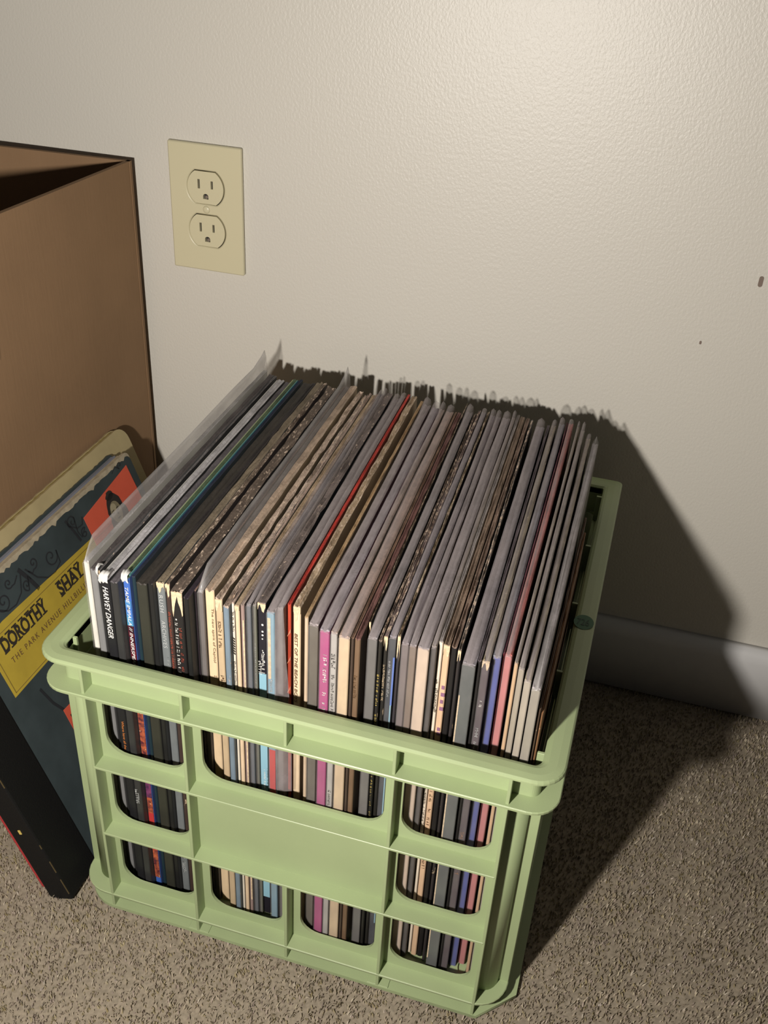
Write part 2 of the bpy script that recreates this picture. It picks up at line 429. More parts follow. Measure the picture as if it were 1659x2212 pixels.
for dx in (-.0042, .0026):
    decal(pan, 'portrait_eye', ell(HC[0] - .001 + dx, HC[1] - .0012, .0016, .0007, 10), M_hair, -.0014, .0001)
    decal(pan, 'portrait_brow', ell(HC[0] - .001 + dx, HC[1] + .0012, .002, .0004, 8, .1), M_hair, -.0014, .0001)
decal(pan, 'portrait_nose', [(HC[0] - .0012, HC[1] - .005), (HC[0] + .0008, HC[1] - .005), (HC[0] - .0006, HC[1] - .001)], M_hair, -.0014, .0001)
decal(pan, 'portrait_mouth', ell(HC[0] - .001, HC[1] - .0078, .0026, .0008, 10), M_hair, -.0014, .0001)
decal(pan, 'portrait_shoulders', [(.18, .15), (.235, .15), (.228, .196), (.212, .206), (.200, .206), (.186, .196)], M_hair, -.0008, .0001)
p2 = decal(al, 'small_panel', [(.046, .088), (.10, .088), (.10, .124), (.0462, .128)], M_panel, -.0005)
me = marks_mesh(.03, .006, random.Random(5)); me.transform(FLAT); link('lettering', me, M_black, p2, (.050, -.0008, .118))
me = marks_mesh(.03, .006, random.Random(8)); me.transform(FLAT); link('lettering', me, M_black, p2, (.050, -.0008, .106))
def ribbon(path, w):
    bm = bmesh.new(); prev = None
    for i, (x, z) in enumerate(path):
        a = path[max(0, i - 1)]; b = path[min(len(path) - 1, i + 1)]; d = Vector((b[0] - a[0], b[1] - a[1])); d.normalize()
        ww = w(i / (len(path) - 1)) if callable(w) else w
        cur = (bm.verts.new((x - d.y * ww, 0, z + d.x * ww)), bm.verts.new((x + d.y * ww, 0, z - d.x * ww)))
        if prev: bm.faces.new((prev[0], prev[1], cur[1], cur[0]))
        prev = cur
    return bm_mesh(bm, 'scroll')
def spiral(cx, cz, r, turns, a0, sgn=1, tail=None, n=46):
    pts = [(cx + r * (i / n) * math.cos(a0 + sgn * turns * 2 * math.pi * i / n), cz + r * (i / n) * math.sin(a0 + sgn * turns * 2 * math.pi * i / n)) for i in range(3, n + 1)]
    if tail: pts += tail
    return pts
def scroll(path, w=.0006): link('iron_scroll', ribbon(path, w), M_iron, al, (-.001, -.0005, -.0042))
scroll([(.0735, .2475), (.079, .236), (.084, .222)], .0018)
scroll(spiral(.1105, .2355, .0085, 1.5, 3.3, 1, [(.1175, .226), (.108, .2225), (.098, .2235), (.088, .2305), (.080, .2435)]))
scroll(spiral(.0905, .2425, .005, 1.4, .5, -1, [(.0855, .236), (.082, .2405)]))
scroll(spiral(.0745, .2325, .005, 1.4, 2.2, 1, [(.0795, .2375), (.081, .2335)]))
scroll(spiral(.046, .236, .008, 1.5, .3, -1, [(.046, .2275), (.056, .2265), (.066, .231), (.0735, .243)]))
scroll(spiral(.0585, .2445, .0045, 1.4, 2.8, 1, [(.064, .2405), (.070, .2445)]))
scroll(spiral(.150, .245, .006, 1.4, .8, 1, [(.153, .237), (.160, .2365), (.1635, .242)]))
scroll(spiral(.158, .229, .005, 1.3, 2.8, -1, [(.153, .228), (.151, .234), (.154, .2475)]))
scroll([(.143, .25), (.147, .238), (.150, .226)], .0012)
scroll(spiral(.236, .2535, .0035, 1.2, 2.8, 1, [(.229, .2555), (.222, .252)]), .0004)
scroll([(.036, .1585), (.041, .140), (.049, .124)], .0012)
al2 = album_root('record_album', 'taller tan record album with a bright red spine, behind the teal one', TT + .0012, 0, -.001)
T2 = .0095; H2 = .2680
M_redcov = M_redsp
link('front_cover', rag(-.028, .292, 0, H2, .0, .0022, 11, .0003, .016), M_tan, al2)
link('leaves', rag(-.028, .289, .002, H2 - .001, .0022, T2 - .0022, 12, .0003, .014), M_tanedge, al2)
link('back_cover', rag(-.028, .292, 0, H2 - .0005, T2 - .0022, T2, 13, .0003, .016), M_tan, al2)
rs = link('spine', box_mesh('spine', -.032, -.0275, -.0002, T2 + .0004, 0, H2 - .004, .001, 2), M_redsp, al2); rs['label'] = 'bright red spine'

# ================================================================ milk crate
crate = empty('milk_crate', (0.1459, 0.185, 0))
tag(crate, 'pale green plastic milk crate holding the records on the carpet', 'crate')
EX0, EX1, EY0, EY1 = -.0345, .3228, -.0020, .3720     # envelope of the flanges
CC = Vector((.1459, .185, 0))
def cpart(name, me, m=M_green, label=None):
    me.transform(Matrix.Translation(-CC)); o = link(name, me, m, crate)
    if label: o['label'] = label
    return o
def frame_sweep(name, prof, rad=.019, n=8, closed=True, env=None):
    X0, X1, Y0, Y1 = env or (EX0, EX1, EY0, EY1)
    bm = bmesh.new(); rings = []
    for (d, z) in prof:
        pts = rr((X0 + X1) / 2, (Y0 + Y1) / 2, X1 - X0 - 2 * d, Y1 - Y0 - 2 * d, (max(rad - d, .006),) * 2 + (max(.0045 - d * .25, .0015),) * 2, n)
        rings.append([bm.verts.new((x, y, z)) for x, y in pts])
    K = len(rings[0]); P = len(rings)
    for i in range(P if closed else P - 1):
        a, b = rings[i], rings[(i + 1) % P]
        for j in range(K): bm.faces.new((a[j], a[(j + 1) % K], b[(j + 1) % K], b[j]))
    me = bm_mesh(bm, name)
    for p in me.polygons: p.use_smooth = False
    return me
WI = .0152; WO = .0129      # inner and outer faces of the upper band, measured in from the envelope
YO, YI = .0122, .0145       # outer and inner faces of the lower walls, measured in from the ribs
cpart('rim', frame_sweep('rim', [(0, .2548), (0, .2560), (.0004, .2570), (.0014, .2577), (.0060, .2581), (.0115, .2579), (.0138, .2572), (WI, .2558), (WI, .2500), (WO, .2500), (WO, .2548)]))
cpart('upper_flange', frame_sweep('upper_flange', [(0.0002, .2285), (0, .2303), (.0006, .2309), (WO + .0008, .2309), (WO + .0008, .2285)]))
cpart('upper_band', frame_sweep('upper_band', [(WO, .2290), (WO, .2550), (WI, .2550), (WI, .2290)]))
BX0, BX1, BY1 = -.0215, .3055, .3578         # outer faces of the lower body
cpart('band_step', frame_sweep('band_step', [(WO, .2285), (WO, .2309), (.0165, .2309), (.0165, .2285)]))
cpart('lower_flange', frame_sweep('lower_flange', [(.0004, .0150), (0, .0169), (.0006, .0175), (.0125, .0175), (.0125, .0150)], .024, env=(-.0305, .3132, 0, .3700)))
EX0, EX1, EY0, EY1 = -.029, .3207, 0.0, .370
# base plate: rounded corners left, cut corner front right
ch = .026
bp = [(EX0, EY0 + .028)] + [(EX0 + .028 - .028 * math.cos(R(a)), EY0 + .028 - .028 * math.sin(R(a))) for a in range(12, 90, 12)] + [(EX0 + .028, EY0), (EX1 - ch, EY0), (EX1, EY0 + ch), (EX1, EY1 - ch), (EX1 - ch, EY1), (EX0 + ch, EY1), (EX0, EY1 - ch)]
me = sheet('base_plate', bp, [], -.0032, 0.0, bev=.0004); me.transform(Matrix(((1, 0, 0, 0), (0, 0, 1, 0), (0, -1, 0, 0), (0, 0, 0, 1))))
# sheet() laid the outline in xz; bring it flat
me = sheet('base_plate', [(x, -y) for x, y in bp], [], 0, .0032); me.transform(Matrix(((1, 0, 0, 0), (0, 0, -1, 0), (0, 1, 0, 0), (0, 0, 0, 1))))
cpart('base_plate', me)
def floor_holes():
    h = []
    for i in range(6):
        for j in range(6):
            h.append(rr(.0 + .0583 * i, -(.045 + .056 * j), .036, .036, (.006,) * 4, 3))
    return h
me = sheet('floor_grid', rr(.1420, -.185, .322, .340, (.010,) * 4, 4), floor_holes(), -.0058, -.0030)
me.transform(Matrix(((1, 0, 0, 0), (0, 0, -1, 0), (0, -1, 0, 0), (0, 0, 0, 1))))
for v in me.vertices: v.co.y = -v.co.y if v.co.y < 0 else v.co.y; v.co.z = abs(v.co.z)
cpart('floor_grid', me)
ZC, ZB, ZA, Z2, Z1 = .0173, .0890, .1597, .2305, .2549
def wall_side(px, py, rot, L, name, e0, e1, YO, YI, RY=0.0):
    """local frame: x along the ribs' span 0..L, y = inward depth from the envelope, z up"""
    M = Matrix.Translation((px, py, 0)) @ Matrix.Rotation(rot, 4, 'Z')
    c = L / 4; rt_ = .0011
    holes = []
    for (za, zb) in ((ZA + .0068, Z2 - .0135), (ZB + .0060, ZA - .0120), (ZC + .0070, ZB - .0110)):
        hh = zb - za; cz = (za + zb) / 2
        holes.append(rr((.0055 + c - .0065) / 2, cz, c - .012, hh, (.016, .014, .006, .006)))
        holes.append(rr(L - (.0065 + c - .0050) / 2, cz, c - .0115, hh, (.014, .014, .006, .006)))
        if za > ZA: holes.append(rr(L / 2, cz, 2 * c - .0145, hh, (.017, .015, .005, .005)))
        if za < ZB:
            for s in (-1, 1): holes.append(rr(L / 2 + s * (c / 2 + .0), cz, c - .0145, hh, (.015, .013, .005, .005)))
    me = sheet(name, [(-e0, .003), (L + e1, .003), (L + e1, .2300), (-e0, .2300)], holes, YO, YI)
    me.transform(M); cpart(name, me)
    def bx(nm, x0, x1, y0, y1, z0, z1, b=.0003):
        me = box_mesh(nm, x0, x1, y0, y1, z0, z1, b); me.transform(M); cpart(nm, me)
    for i in range(5):
        x = c * i
        if i == 2:
            bx('rib', x - rt_, x + rt_, .0003, RY + .013, Z2, Z1); bx('rib', x - rt_, x + rt_, .0003, YO + .0005, .002, ZB)
        else:
            bx('rib', x - rt_, x + rt_, .0003, YO + .0005, .002, Z2)
            bx('rib', x - rt_, x + rt_, .0003, RY + .013, Z2, Z1)
    bx('cross_rib', 0, L, 0, YO + .0005, ZA - .0011, ZA + .0009)
    bx('cross_rib', 0, L, 0, YO + .0005, ZB - .0011, ZB + .0009)
    for i in (1, 3):       # small stacking tabs on the base flange
        bx('stacking_tab', c * i - .008, c * i + .0085, .0004, YO, .0030, .0042, .0002)
wall_side(0, 0, 0, .2917, 'front_panel', .0093, .0016, .0122, .0145)
wall_side(.3132, .0262, R(90), .3176, 'side_panel', .0016, .0016, .0077, .0100, -.003)
wall_side(.2917, EY1, R(180), .2917, 'back_panel', .0016, .0093, .0122, .0145)
wall_side(-.0305, .3438, R(-90), .3176, 'side_panel', .0016, .0016, .0090, .0113, .001)
# rounded corner posts of the body
def post(cx, cy, a0):
    bm = bmesh.new(); ra, rb = .0125, .0102; n = 8; cols = []
    for i in range(n + 1):
        a = R(a0 + 90 * i / n)
        cols.append([bm.verts.new((cx + r_ * math.cos(a), cy + r_ * math.sin(a), z)) for r_, z in ((ra, .003), (ra, .2300), (rb, .2300), (rb, .003))])
    for i in range(n):
        for j in range(4): bm.faces.new((cols[i][j], cols[i][(j + 1) % 4], cols[i + 1][(j + 1) % 4], cols[i + 1][j]))
    me = bm_mesh(bm, 'corner_post', True); cpart('corner_post', me)
post(BX0 + .0125, .0247, 180); post(BX1 - .0125, .0247, 270); post(BX1 - .0125, BY1 - .0125, 0); post(BX0 + .0125, BY1 - .0125, 90)
# green marker scribble on the right-hand rim
M_mark = mat('green_marker', (0.03, 0.12, 0.055), 0.6); M_mark2 = mat('green_marker_dark', (0.008, 0.045, 0.02), 0.6)
bm = bmesh.new(); bm.faces.new([bm.verts.new((.3145 + .0072 * math.cos(R(t)), .1600 + .0085 * math.sin(R(t)), .2583)) for t in range(0, 360, 15)])
mk = cpart('marker_scribble', bm_mesh(bm, 'marker_scribble'), M_mark, 'green felt-pen scribble')
me = text_mesh('726', .009, .0075, bold=.01); me.transform(Matrix.Translation((.3095 - CC.x, .1598 - CC.y, .2585))); link('lettering', me, M_mark2, mk)
bm = bmesh.new(); bm.faces.new([bm.verts.new((.3228 - WI - .0003, .1600 + .008 * math.cos(R(t)), .2475 + .0085 * math.sin(R(t)))) for t in range(0, 360, 15)])
cpart('marker_scribble', bm_mesh(bm, 'marker_scribble'), M_mark)

# ================================================================ the records in the crate
# (left x, right x, front y, spine colour, top colour, wear, sleeve kind, label) in metres
RECS = [
  (-0.0075,-0.0036,0.0321,(.78,.76,.68),(.42,.41,.4),0,3,"white-edged record in the tall clear sleeve leaning out at the crate's left end"),
  (0.0003,0.0051,0.0268,(.2,.2,.2),(.07,.06,.06),.3,0,'grey-spined record just right of the white-edged one'),
  (0.0059,0.0075,0.0268,(.02,.02,.02),(.16,.15,.15),.5,0,'thin black record with a crumpled silver corner, left of the slanted-letter spine'),
  (0.0117,0.0180,0.0199,(.012,.012,.014),(.38,.37,.38),.05,0,'black record with bold white slanted capitals and orange words below'),
  (0.0190,0.0244,0.0190,(.03,.03,.03),(.1,.09,.1),.1,0,'glossy charcoal record between the slanted-letter spine and the blue spine'),
  (0.0246,0.0294,0.0253,(.05,.13,.45),(.06,.10,.05),.02,0,'blue-topped record turning dark red below, white slanted title, green top edge'),
  (0.0296,0.0323,0.0280,(.012,.03,.04),(.012,.018,.04),.05,0,'dark teal record touching the blue-topped one'),
  (0.0349,0.0424,0.0239,(.03,.03,.022),(.03,.025,.02),.05,0,'thick olive-black record with a blank glossy spine'),
  (0.0428,0.0465,0.0248,(.012,.012,.012),(.025,.02,.02),.05,0,'matt black record left of the grey serif-lettered spine'),
  (0.0467,0.0525,0.0287,(.16,.175,.18),(.2,.16,.11),.35,0,'grey spine with pale serif capitals and a frayed beige top'),
  (0.0534,0.0569,0.0278,(.05,.03,.025),(.16,.12,.09),.8,0,'frayed black and beige spine with tiny red lettering'),
  (0.0599,0.0677,0.0230,(.014,.012,.012),(.12,.09,.07),.7,0,'black spine whose top corner is torn back to pale card'),
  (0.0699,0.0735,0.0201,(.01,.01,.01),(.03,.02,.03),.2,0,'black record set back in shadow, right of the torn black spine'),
  (0.0737,0.0749,0.0280,(.02,.014,.02),(.3,.2,.16),.3,0,'dark plum record beside the tall grey sleeve'),
  (0.0751,0.0791,0.0300,(.12,.105,.1),(.22,.21,.21),.05,3,'dim grey record in the tall clear sleeve left of the cream spine'),
  (0.0795,0.0860,0.0313,(.68,.52,.33),(.42,.32,.24),.25,0,'broad cream spine with brown title in rounded type'),
  (0.0893,0.0942,0.0253,(.5,.38,.24),(.44,.34,.27),.9,0,'cream spine torn at the top with smudged brown letters'),
  (0.0965,0.1005,0.0210,(.16,.21,.26),(.4,.32,.27),.9,0,'blue-grey spine under a ragged torn beige top edge'),
  (0.1007,0.1026,0.0246,(.72,.66,.55),(.42,.32,.27),.25,0,'narrow white spine with heavy black letters and slanted bars'),
  (0.1034,0.1065,0.0236,(.66,.5,.34),(.4,.3,.2),.3,0,'narrow plain cream spine right of the black-lettered white one'),
  (0.1067,0.1094,0.0247,(.28,.2,.18),(.34,.27,.23),.3,0,'mauve-brown spine with a thin cream stripe'),
  (0.1096,0.1130,0.0272,(.1,.11,.13),(.2,.19,.2),.1,1,'slate grey spine in a cloudy sleeve with a bright glint'),
  (0.1132,0.1157,0.0294,(.12,.12,.09),(.2,.17,.15),.15,1,'olive-grey spine with faint letters, left of the black and pale-blue one'),
  (0.1159,0.1216,0.0306,(.014,.012,.018),(.15,.12,.11),.6,0,'black spine with white dots, pale blue at its lower half'),
  (0.1241,0.1295,0.0254,(.2,.33,.42),(.25,.22,.22),.1,1,'pale blue spine in a cloudy sleeve, red patch low down'),
  (0.1297,0.1337,0.0295,(.14,.125,.12),(.3,.27,.27),.05,1,'plain grey record whose loose sleeve flap hangs over its spine'),
  (0.1339,0.1364,0.0402,(.45,.06,.03),(.5,.045,.03),.08,0,'red-orange record with the bright red top edge'),
  (0.1379,0.1430,0.0405,(.72,.56,.38),(.4,.3,.2),.8,0,'cream spine with brown slanted capitals right of the red record'),
  (0.1486,0.1512,0.0272,(.55,.42,.3),(.42,.28,.15),.2,0,'thin cream stripe of a spine, second right of the red record'),
  (0.1531,0.1595,0.0231,(.1,.085,.065),(.3,.26,.26),.05,1,'brown-grey spine in a clear sleeve left of the magenta one'),
  (0.1617,0.1681,0.0188,(.38,.05,.19),(.3,.27,.3),.03,1,'magenta spine with small white lettering'),
  (0.1686,0.1729,0.0194,(.4,.38,.36),(.38,.3,.26),.1,1,'pale grey spine with dark vertical lettering, right of magenta'),
  (0.1741,0.1812,0.0185,(.6,.45,.29),(.4,.29,.24),.08,2,'widest cream blank spine near the middle, in a clear sleeve'),
  (0.1819,0.1839,0.0185,(.06,.04,.03),(.2,.12,.08),.1,0,'thin dark brown spine against the widest cream one'),
  (0.1841,0.1878,0.0191,(.16,.1,.06),(.17,.08,.07),.2,0,'mid-brown spine with faint red-brown letters'),
  (0.1880,0.1892,0.0365,(.04,.035,.03),(.25,.2,.14),.95,0,'thin flaking spine with white and violet letters, top worn to card'),
  (0.1912,0.1973,0.0232,(.11,.105,.1),(.24,.22,.23),.05,2,'wide smoky grey spine in a cloudy sleeve near the middle'),
  (0.1980,0.2003,0.0229,(.02,.018,.015),(.15,.11,.09),.85,0,'thin black spine with yellow specks, right of the smoky grey one'),
  (0.2005,0.2031,0.0263,(.02,.018,.015),(.2,.15,.14),.9,0,'black spine with cream capitals and a flaked cream tip'),
  (0.2033,0.2079,0.0284,(.02,.028,.04),(.24,.22,.25),.05,1,'navy spine with a bright blue and white edge stripe'),
  (0.2084,0.2104,0.0290,(.04,.035,.04),(.3,.24,.16),.9,0,'thin black spine with a frayed cream tip beside the navy one'),
  (0.2121,0.2167,0.0249,(.15,.12,.12),(.26,.23,.25),.03,2,'mauve-grey spine in a hazy sleeve right of the navy one'),
  (0.2169,0.2214,0.0253,(.18,.13,.1),(.27,.24,.25),.03,1,'brownish hazy spine left of the pinkish-cream one'),
  (0.2223,0.2296,0.0241,(.58,.45,.35),(.27,.24,.25),.03,2,'wide pinkish-cream blank spine right of centre'),
  (0.2298,0.2332,0.0280,(.06,.05,.045),(.3,.26,.23),.05,1,'dark brown spine between pinkish-cream and white-lettered ones'),
  (0.2334,0.2360,0.0329,(.78,.68,.55),(.3,.27,.26),.1,0,'narrow bright white spine with dense black letters'),
  (0.2366,0.2408,0.0317,(.62,.42,.27),(.2,.14,.1),.4,0,'peach spine printed with small purple blocks'),
  (0.2414,0.2450,0.0320,(.012,.01,.01),(.18,.12,.09),.5,0,'solid black spine right of the peach one'),
  (0.2460,0.2482,0.0292,(.03,.025,.025),(.2,.17,.15),.95,0,'thin black spine with a knobbly cream tip'),
  (0.2509,0.2591,0.0200,(.07,.08,.08),(.22,.2,.22),.03,2,'widest dark green-grey spine in a cloudy sleeve, right half'),
  (0.2593,0.2616,0.0238,(.02,.018,.018),(.1,.08,.09),.1,0,'near-black spine left of the dark purple one'),
  (0.2618,0.2665,0.0257,(.07,.05,.06),(.25,.21,.14),.5,1,'dark purple-grey spine with a cream nub on top'),
  (0.2667,0.2721,0.0325,(.06,.08,.3),(.2,.2,.23),.03,2,'blue spine under a slate-coloured sleeve'),
  (0.2723,0.2735,0.0390,(.14,.02,.03),(.15,.05,.07),.1,0,'thin maroon spine between blue and pink ones'),
  (0.2737,0.2780,0.0414,(.5,.17,.17),(.45,.14,.13),.03,1,'pinkish-red spine in a clear sleeve near the right end'),
  (0.2804,0.2828,0.0299,(.62,.4,.22),(.3,.26,.2),.05,1,'thin orange-cream spine right of the pinkish-red one'),
  (0.2836,0.2872,0.0267,(.36,.31,.24),(.3,.27,.24),.03,1,'grey-beige spine third from the right in its hazy sleeve'),
  (0.2883,0.2926,0.0220,(.4,.35,.28),(.33,.28,.2),.03,1,'pale beige spine in a crinkled sleeve, last before the dark gap'),
  (0.2935,0.2990,0.0185,(.3,.27,.22),(.36,.33,.34),.03,3,'rightmost tall sleeved record, pale grey, leaning beyond a dark gap'),
]
GROUP = 'records standing in the green crate'
ZB0 = .0062
def jacket(t, depth, h, mats, seed, wear, taper=.93, dxb=0.0):
    rn = random.Random(seed); bm = bmesh.new(); loops = []
    ys = [0, .0006] + [.0006 + (depth - .0012) * i / 26 for i in range(1, 27)] + [depth]
    amp = .00015 + .0006 * wear; groove = min(.0011, t * .28)
    for i, y in enumerate(ys):
        f = y / depth; tt = t * (1 - (1 - taper) * f); off = dxb * f
        end = i in (0, len(ys) - 1)
        sh = .3 * min(t, .002) if end else 0
        j = lambda k=1.0: rn.gauss(0, amp * k)
        bell = .0006 * math.sin(math.pi * f)
        x0, x1 = off + sh, off + tt - sh; xm = off + tt / 2
        top = h + bell - (.0006 if end else 0)
        pr = [(x0, 0), (x0 - j(.15), h * .5), (x0, top - .0005 + j()), (x0 + .22 * (x1 - x0), top + j()), (xm, top - groove + j(1.4)),
              (x0 + .78 * (x1 - x0), top + j()), (x1, top - .0005 + j()), (x1, h * .5), (x1, 0)]
        loops.append([bm.verts.new((x, y, max(0, z))) for x, z in pr])
    n = len(loops[0])
    for i in range(len(loops) - 1):
        for k in range(n):
            f = bm.faces.new((loops[i][k], loops[i + 1][k], loops[i + 1][(k + 1) % n], loops[i][(k + 1) % n]))
            f.material_index = 1 if k in (2, 3, 4, 5) else (2 if i == 0 and k not in (8,) else 0)
    f = bm.faces.new(loops[0]); f.material_index = 2
    f = bm.faces.new(loops[-1]); f.material_index = 1
    me = bm_mesh(bm, 'jacket')
    for m in mats: me.materials.append(m)
    return me
def sleeve_mesh(t, depth, h, kind, seed, taper=.93, dxb=0.0):
    rn = random.Random(seed * 7 + 1); bm = bmesh.new(); loops = []
    up = {1: .0028, 2: .0036, 3: .013 if seed < 30 else .005}[kind]; e = .00006
    fin = {1: rn.uniform(.001, .006) + (.004 if rn.random() < .2 else 0), 2: rn.uniform(.001, .006), 3: .009 if seed < 30 else .003}[kind]
    # front: the film bends down over the spine
    D = depth + rn.uniform(.0008, .0025)
    ys = [-.0012, -.0008, .002, .006, .011, .018] + [.018 + (D - .030) * i / 16 for i in range(1, 17)] + [D - .008, D - .004, D]
    for i, y in enumerate(ys):
        f = max(0, y) / depth; tt = t * (1 - (1 - taper) * min(f, 1)); off = dxb * f
        r = min(1, max(0, (y + .0012) / (.018 if kind < 3 else .012)))
        rise = up * (r ** .6) * (1 + (.12 * math.sin(y * 70 + seed) + .06 * rn.gauss(0, 1) if kind < 3 else .05 * math.sin(y * 31)))
        if y > D - .030: rise += fin * ((y - (D - .030)) / .030) ** 1.5
        if i == len(ys) - 1: rise *= .55
        drop = .0016 * (1 - r)
        bul = .0000
        x0, x1 = off - e, off + tt + e
        xm = (x0 + x1) / 2 + .10 * tt * math.sin(y * 25 + seed)
        s = 1.0 if kind < 3 else (.9 if seed == 14 else .32)
        hw = (x1 - x0) / 2
        pr = [(x0, .001), (x0, h * .55), (x0, h - .0008 - drop), (xm - hw * .72 * s, h + rise * .72 - drop), (xm, h + rise - drop), (xm + hw * .72 * s, h + rise * .72 - drop), (x1, h - .0008 - drop), (x1, h * .55), (x1, .001)]
        loops.append([bm.verts.new((x, y, z)) for x, z in pr])
    n = len(loops[0])
    for i in range(len(loops) - 1):
        for k in range(n - 1):
            f = bm.faces.new((loops[i][k], loops[i + 1][k], loops[i + 1][k + 1], loops[i][k + 1]))
            f.material_index = 1 if k in (2, 3, 4, 5) else 0
            f.smooth = k in (2, 3, 4, 5)
    a = loops[0]
    for q in ((0, 8, 7, 1), (1, 7, 6, 2), (2, 6, 5, 3)): bm.faces.new([a[i] for i in q]).material_index = 0
    bm.faces.new([a[3], a[5], a[4]]).material_index = 0
    me = bm_mesh(bm, 'clear_sleeve')
    me.materials.append(M_film); me.materials.append(M_filmtall if kind == 3 else M_filmtop)
    return me
def on_spine(root, me, m, x, z, y=-.0004, name='lettering'):
    me = me.copy(); me.transform(SPINE); return link(name, me, m, root, (x, y, z))
def patch(root, t, z0, z1, m, x0=0.04, x1=.96, y=-.00025, name='spine_patch'):
    me = box_mesh(name, t * x0, t * x1, y, .0008, z0, z1); return link(name, me, m, root)
def torn(root, t, h, seed, size=.012, y=-.0003):
    """ragged bare card showing at the top of a spine"""
    rn = random.Random(seed); k = 13; pts = []
    for i in range(k + 1): pts.append((t * (.02 + .96 * i / k), h - rn.uniform(0, .0008)))
    ph = rn.uniform(0, 6)
    low = [(t * (.98 - .96 * i / k), h - size * (.55 + .3 * math.sin(ph + i * .55) + rn.uniform(-.12, .12))) for i in range(k + 1)]
    return link('torn_corner', sheet('torn_corner', pts + low, [], y, .0005), M_torn, root)
roots = []
HJ = .3125
for i, (x0, x1, y0, sc, tc, wear, sk, label) in enumerate(RECS):
    x1 -= .0002; y0 = min(y0, .036)
    t = x1 - x0
    xm = (x0 + x1) / 2
    # the whole file of records drifts a little to the left towards the back
    dxb = -.0085 * math.sin(min(1, max(0, (xm - .03) / .17)) * math.pi / 2) if xm < .25 else -.0085 * (1 - ((xm - .25) / .05) * .85)
    taper = .95 if xm < .25 else .93
    if xm < .03: dxb = .0
    root = empty('record', (x0, y0, ZB0))
    tag(root, label, 'record', GROUP)
    side = tuple(min(.5, c * .6 + .03) for c in sc)
    ms = mat('spine_%02d' % i, sc, .42 if sk else .5, var=.12, vscale=70, wear=wear * .55, wearcol=(.5, .38, .25), wscale=160, stretch=(1, 1, .5))
    mt = mat('edge_%02d' % i, tc, .7, var=.3, vscale=130, wear=wear * .9, wearcol=(.58, .46, .36), wscale=330, stretch=(1.5, .55, 1), bump=.5, bscale=400)
    mc = mat('cover_%02d' % i, side, .55, var=.2, vscale=20)
    depth = .3125; h = HJ - (i * 37 % 5) * .0003 - (.0035 if i == len(RECS) - 2 else .006 if i == len(RECS) - 1 else 0)
    link('jacket', jacket(t, depth, h, (mc, mt, ms), i, wear, taper, dxb), None, root)
    if sk: link('clear_sleeve', sleeve_mesh(t, depth, h + .0006, sk, i, taper, dxb), None, root)
    roots.append((root, t, h))
def by(word):
    for k, r in enumerate(RECS):
        if word in r[7]: return roots[k]
    raise KeyError(word)
def tx(word, body, z, length, m, frac=.72, xc=.5, **k):
    r, t, h = by(word); on_spine(r, text_mesh(body, length, t * frac, **k), m, t * xc, z - ZB0)
def mk_(word, z, length, m, frac=.6, xc=.5, seed=1, dens=1.0):
    r, t, h = by(word); on_spine(r, marks_mesh(length, t * frac, random.Random(seed), dens), m, t * xc, z - ZB0)
tx('bold white slanted', 'HARVEY DANGER', .3115, .043, M_white, .62, .5, shear=.25, bold=.006)
tx('bold white slanted', 'Where have all the merrymakers gone?', .192, .058, M_orange, .42, .55)
mk_('glossy charcoal', .125, .014, M_silver, .6, .4, 4)
tx('blue-topped', 'TAME IMPALA // INNERSPEAKER', .3105, .074, M_white, .50, .5, shear=.2, bold=.004)
r, t, h = by('blue-topped')
M_sky = mat('sky_blue_print', (.08, .32, .42), .4, col2=(.06, .16, .5), vscale=50)
M_psy = mat('dark_red_print', (.14, .012, .018), .4, col2=(.02, .01, .02), vscale=160)
M_psy2 = mat('swirl_print', (.5, .12, .05), .4, col2=(.08, .02, .03), vscale=230, wear=.5, wearcol=(.7, .62, .4), wscale=170)
M_psy3 = mat('violet_print', (.22, .05, .14), .4, col2=(.06, .02, .06), vscale=150)
patch(r, t, .272, .293, M_sky); patch(r, t, .205, .272, M_psy); patch(r, t, .150, .205, M_psy2)
patch(r, t, .105, .150, M_psy3); patch(r, t, .088, .105, M_psy2); patch(r, t, .045, .088, M_red); patch(r, t, .012, .045, M_psy2)
tx('pale serif capitals', 'RUSH', .3075, .014, M_silver, .5, .5, spacing=1.2)
tx('pale serif capitals', 'ARCHIVES', .2865, .0235, M_silver, .5, .55, spacing=1.1)
mk_('pale serif capitals', .255, .03, M_silver, .3, .75, 9, .5)
mk_('pale serif capitals', .058, .03, M_silver, .55, .5, 12)
mk_('tiny red lettering', .296, .060, M_redink, .5, .5, 21)
mk_('torn back', .296, .055, M_white, .28, .3, 22, .7); mk_('torn back', .29, .05, M_redink, .25, .65, 23, .7)
mk_('torn back', .19, .03, M_silver, .4, .5, 23, .7)
tx('broad cream', 'The new spirit of Capitol', .304, .046, M_brown, .34, .72)
tx('broad cream', 'ST', .2465, .003, M_brown, .3, .72)
mk_('smudged brown', .300, .022, M_brown, .5, .5, 31, .8); mk_('smudged brown', .254, .015, M_brown, .6, .6, 32)
mk_('narrow white spine with heavy', .3115, .016, M_black, .8, .5, 33)
r, t, h = by('narrow white spine with heavy')
for k in range(7):
    z = .2895 - ZB0 - k * .0021
    link('slanted_bar', sheet('slanted_bar', [(t * .1, z), (t * .9, z - .0012), (t * .9, z - .0002), (t * .1, z + .001)], [], -.0004, 0), M_black, r)
mk_('narrow white spine with heavy', .270, .020, M_black, .85, .5, 35)
patch(*by('mauve-brown')[:2], .02, .30, M_torn, .55, .9)
mk_('olive-grey spine with faint', .29, .05, M_silver, .35, .5, 36, .6)
r, t, h = by('black spine with white dots')
patch(r, t, .205, .253, M_ltblue); patch(r, t, .02, .205, M_ltblue, .0, .95)
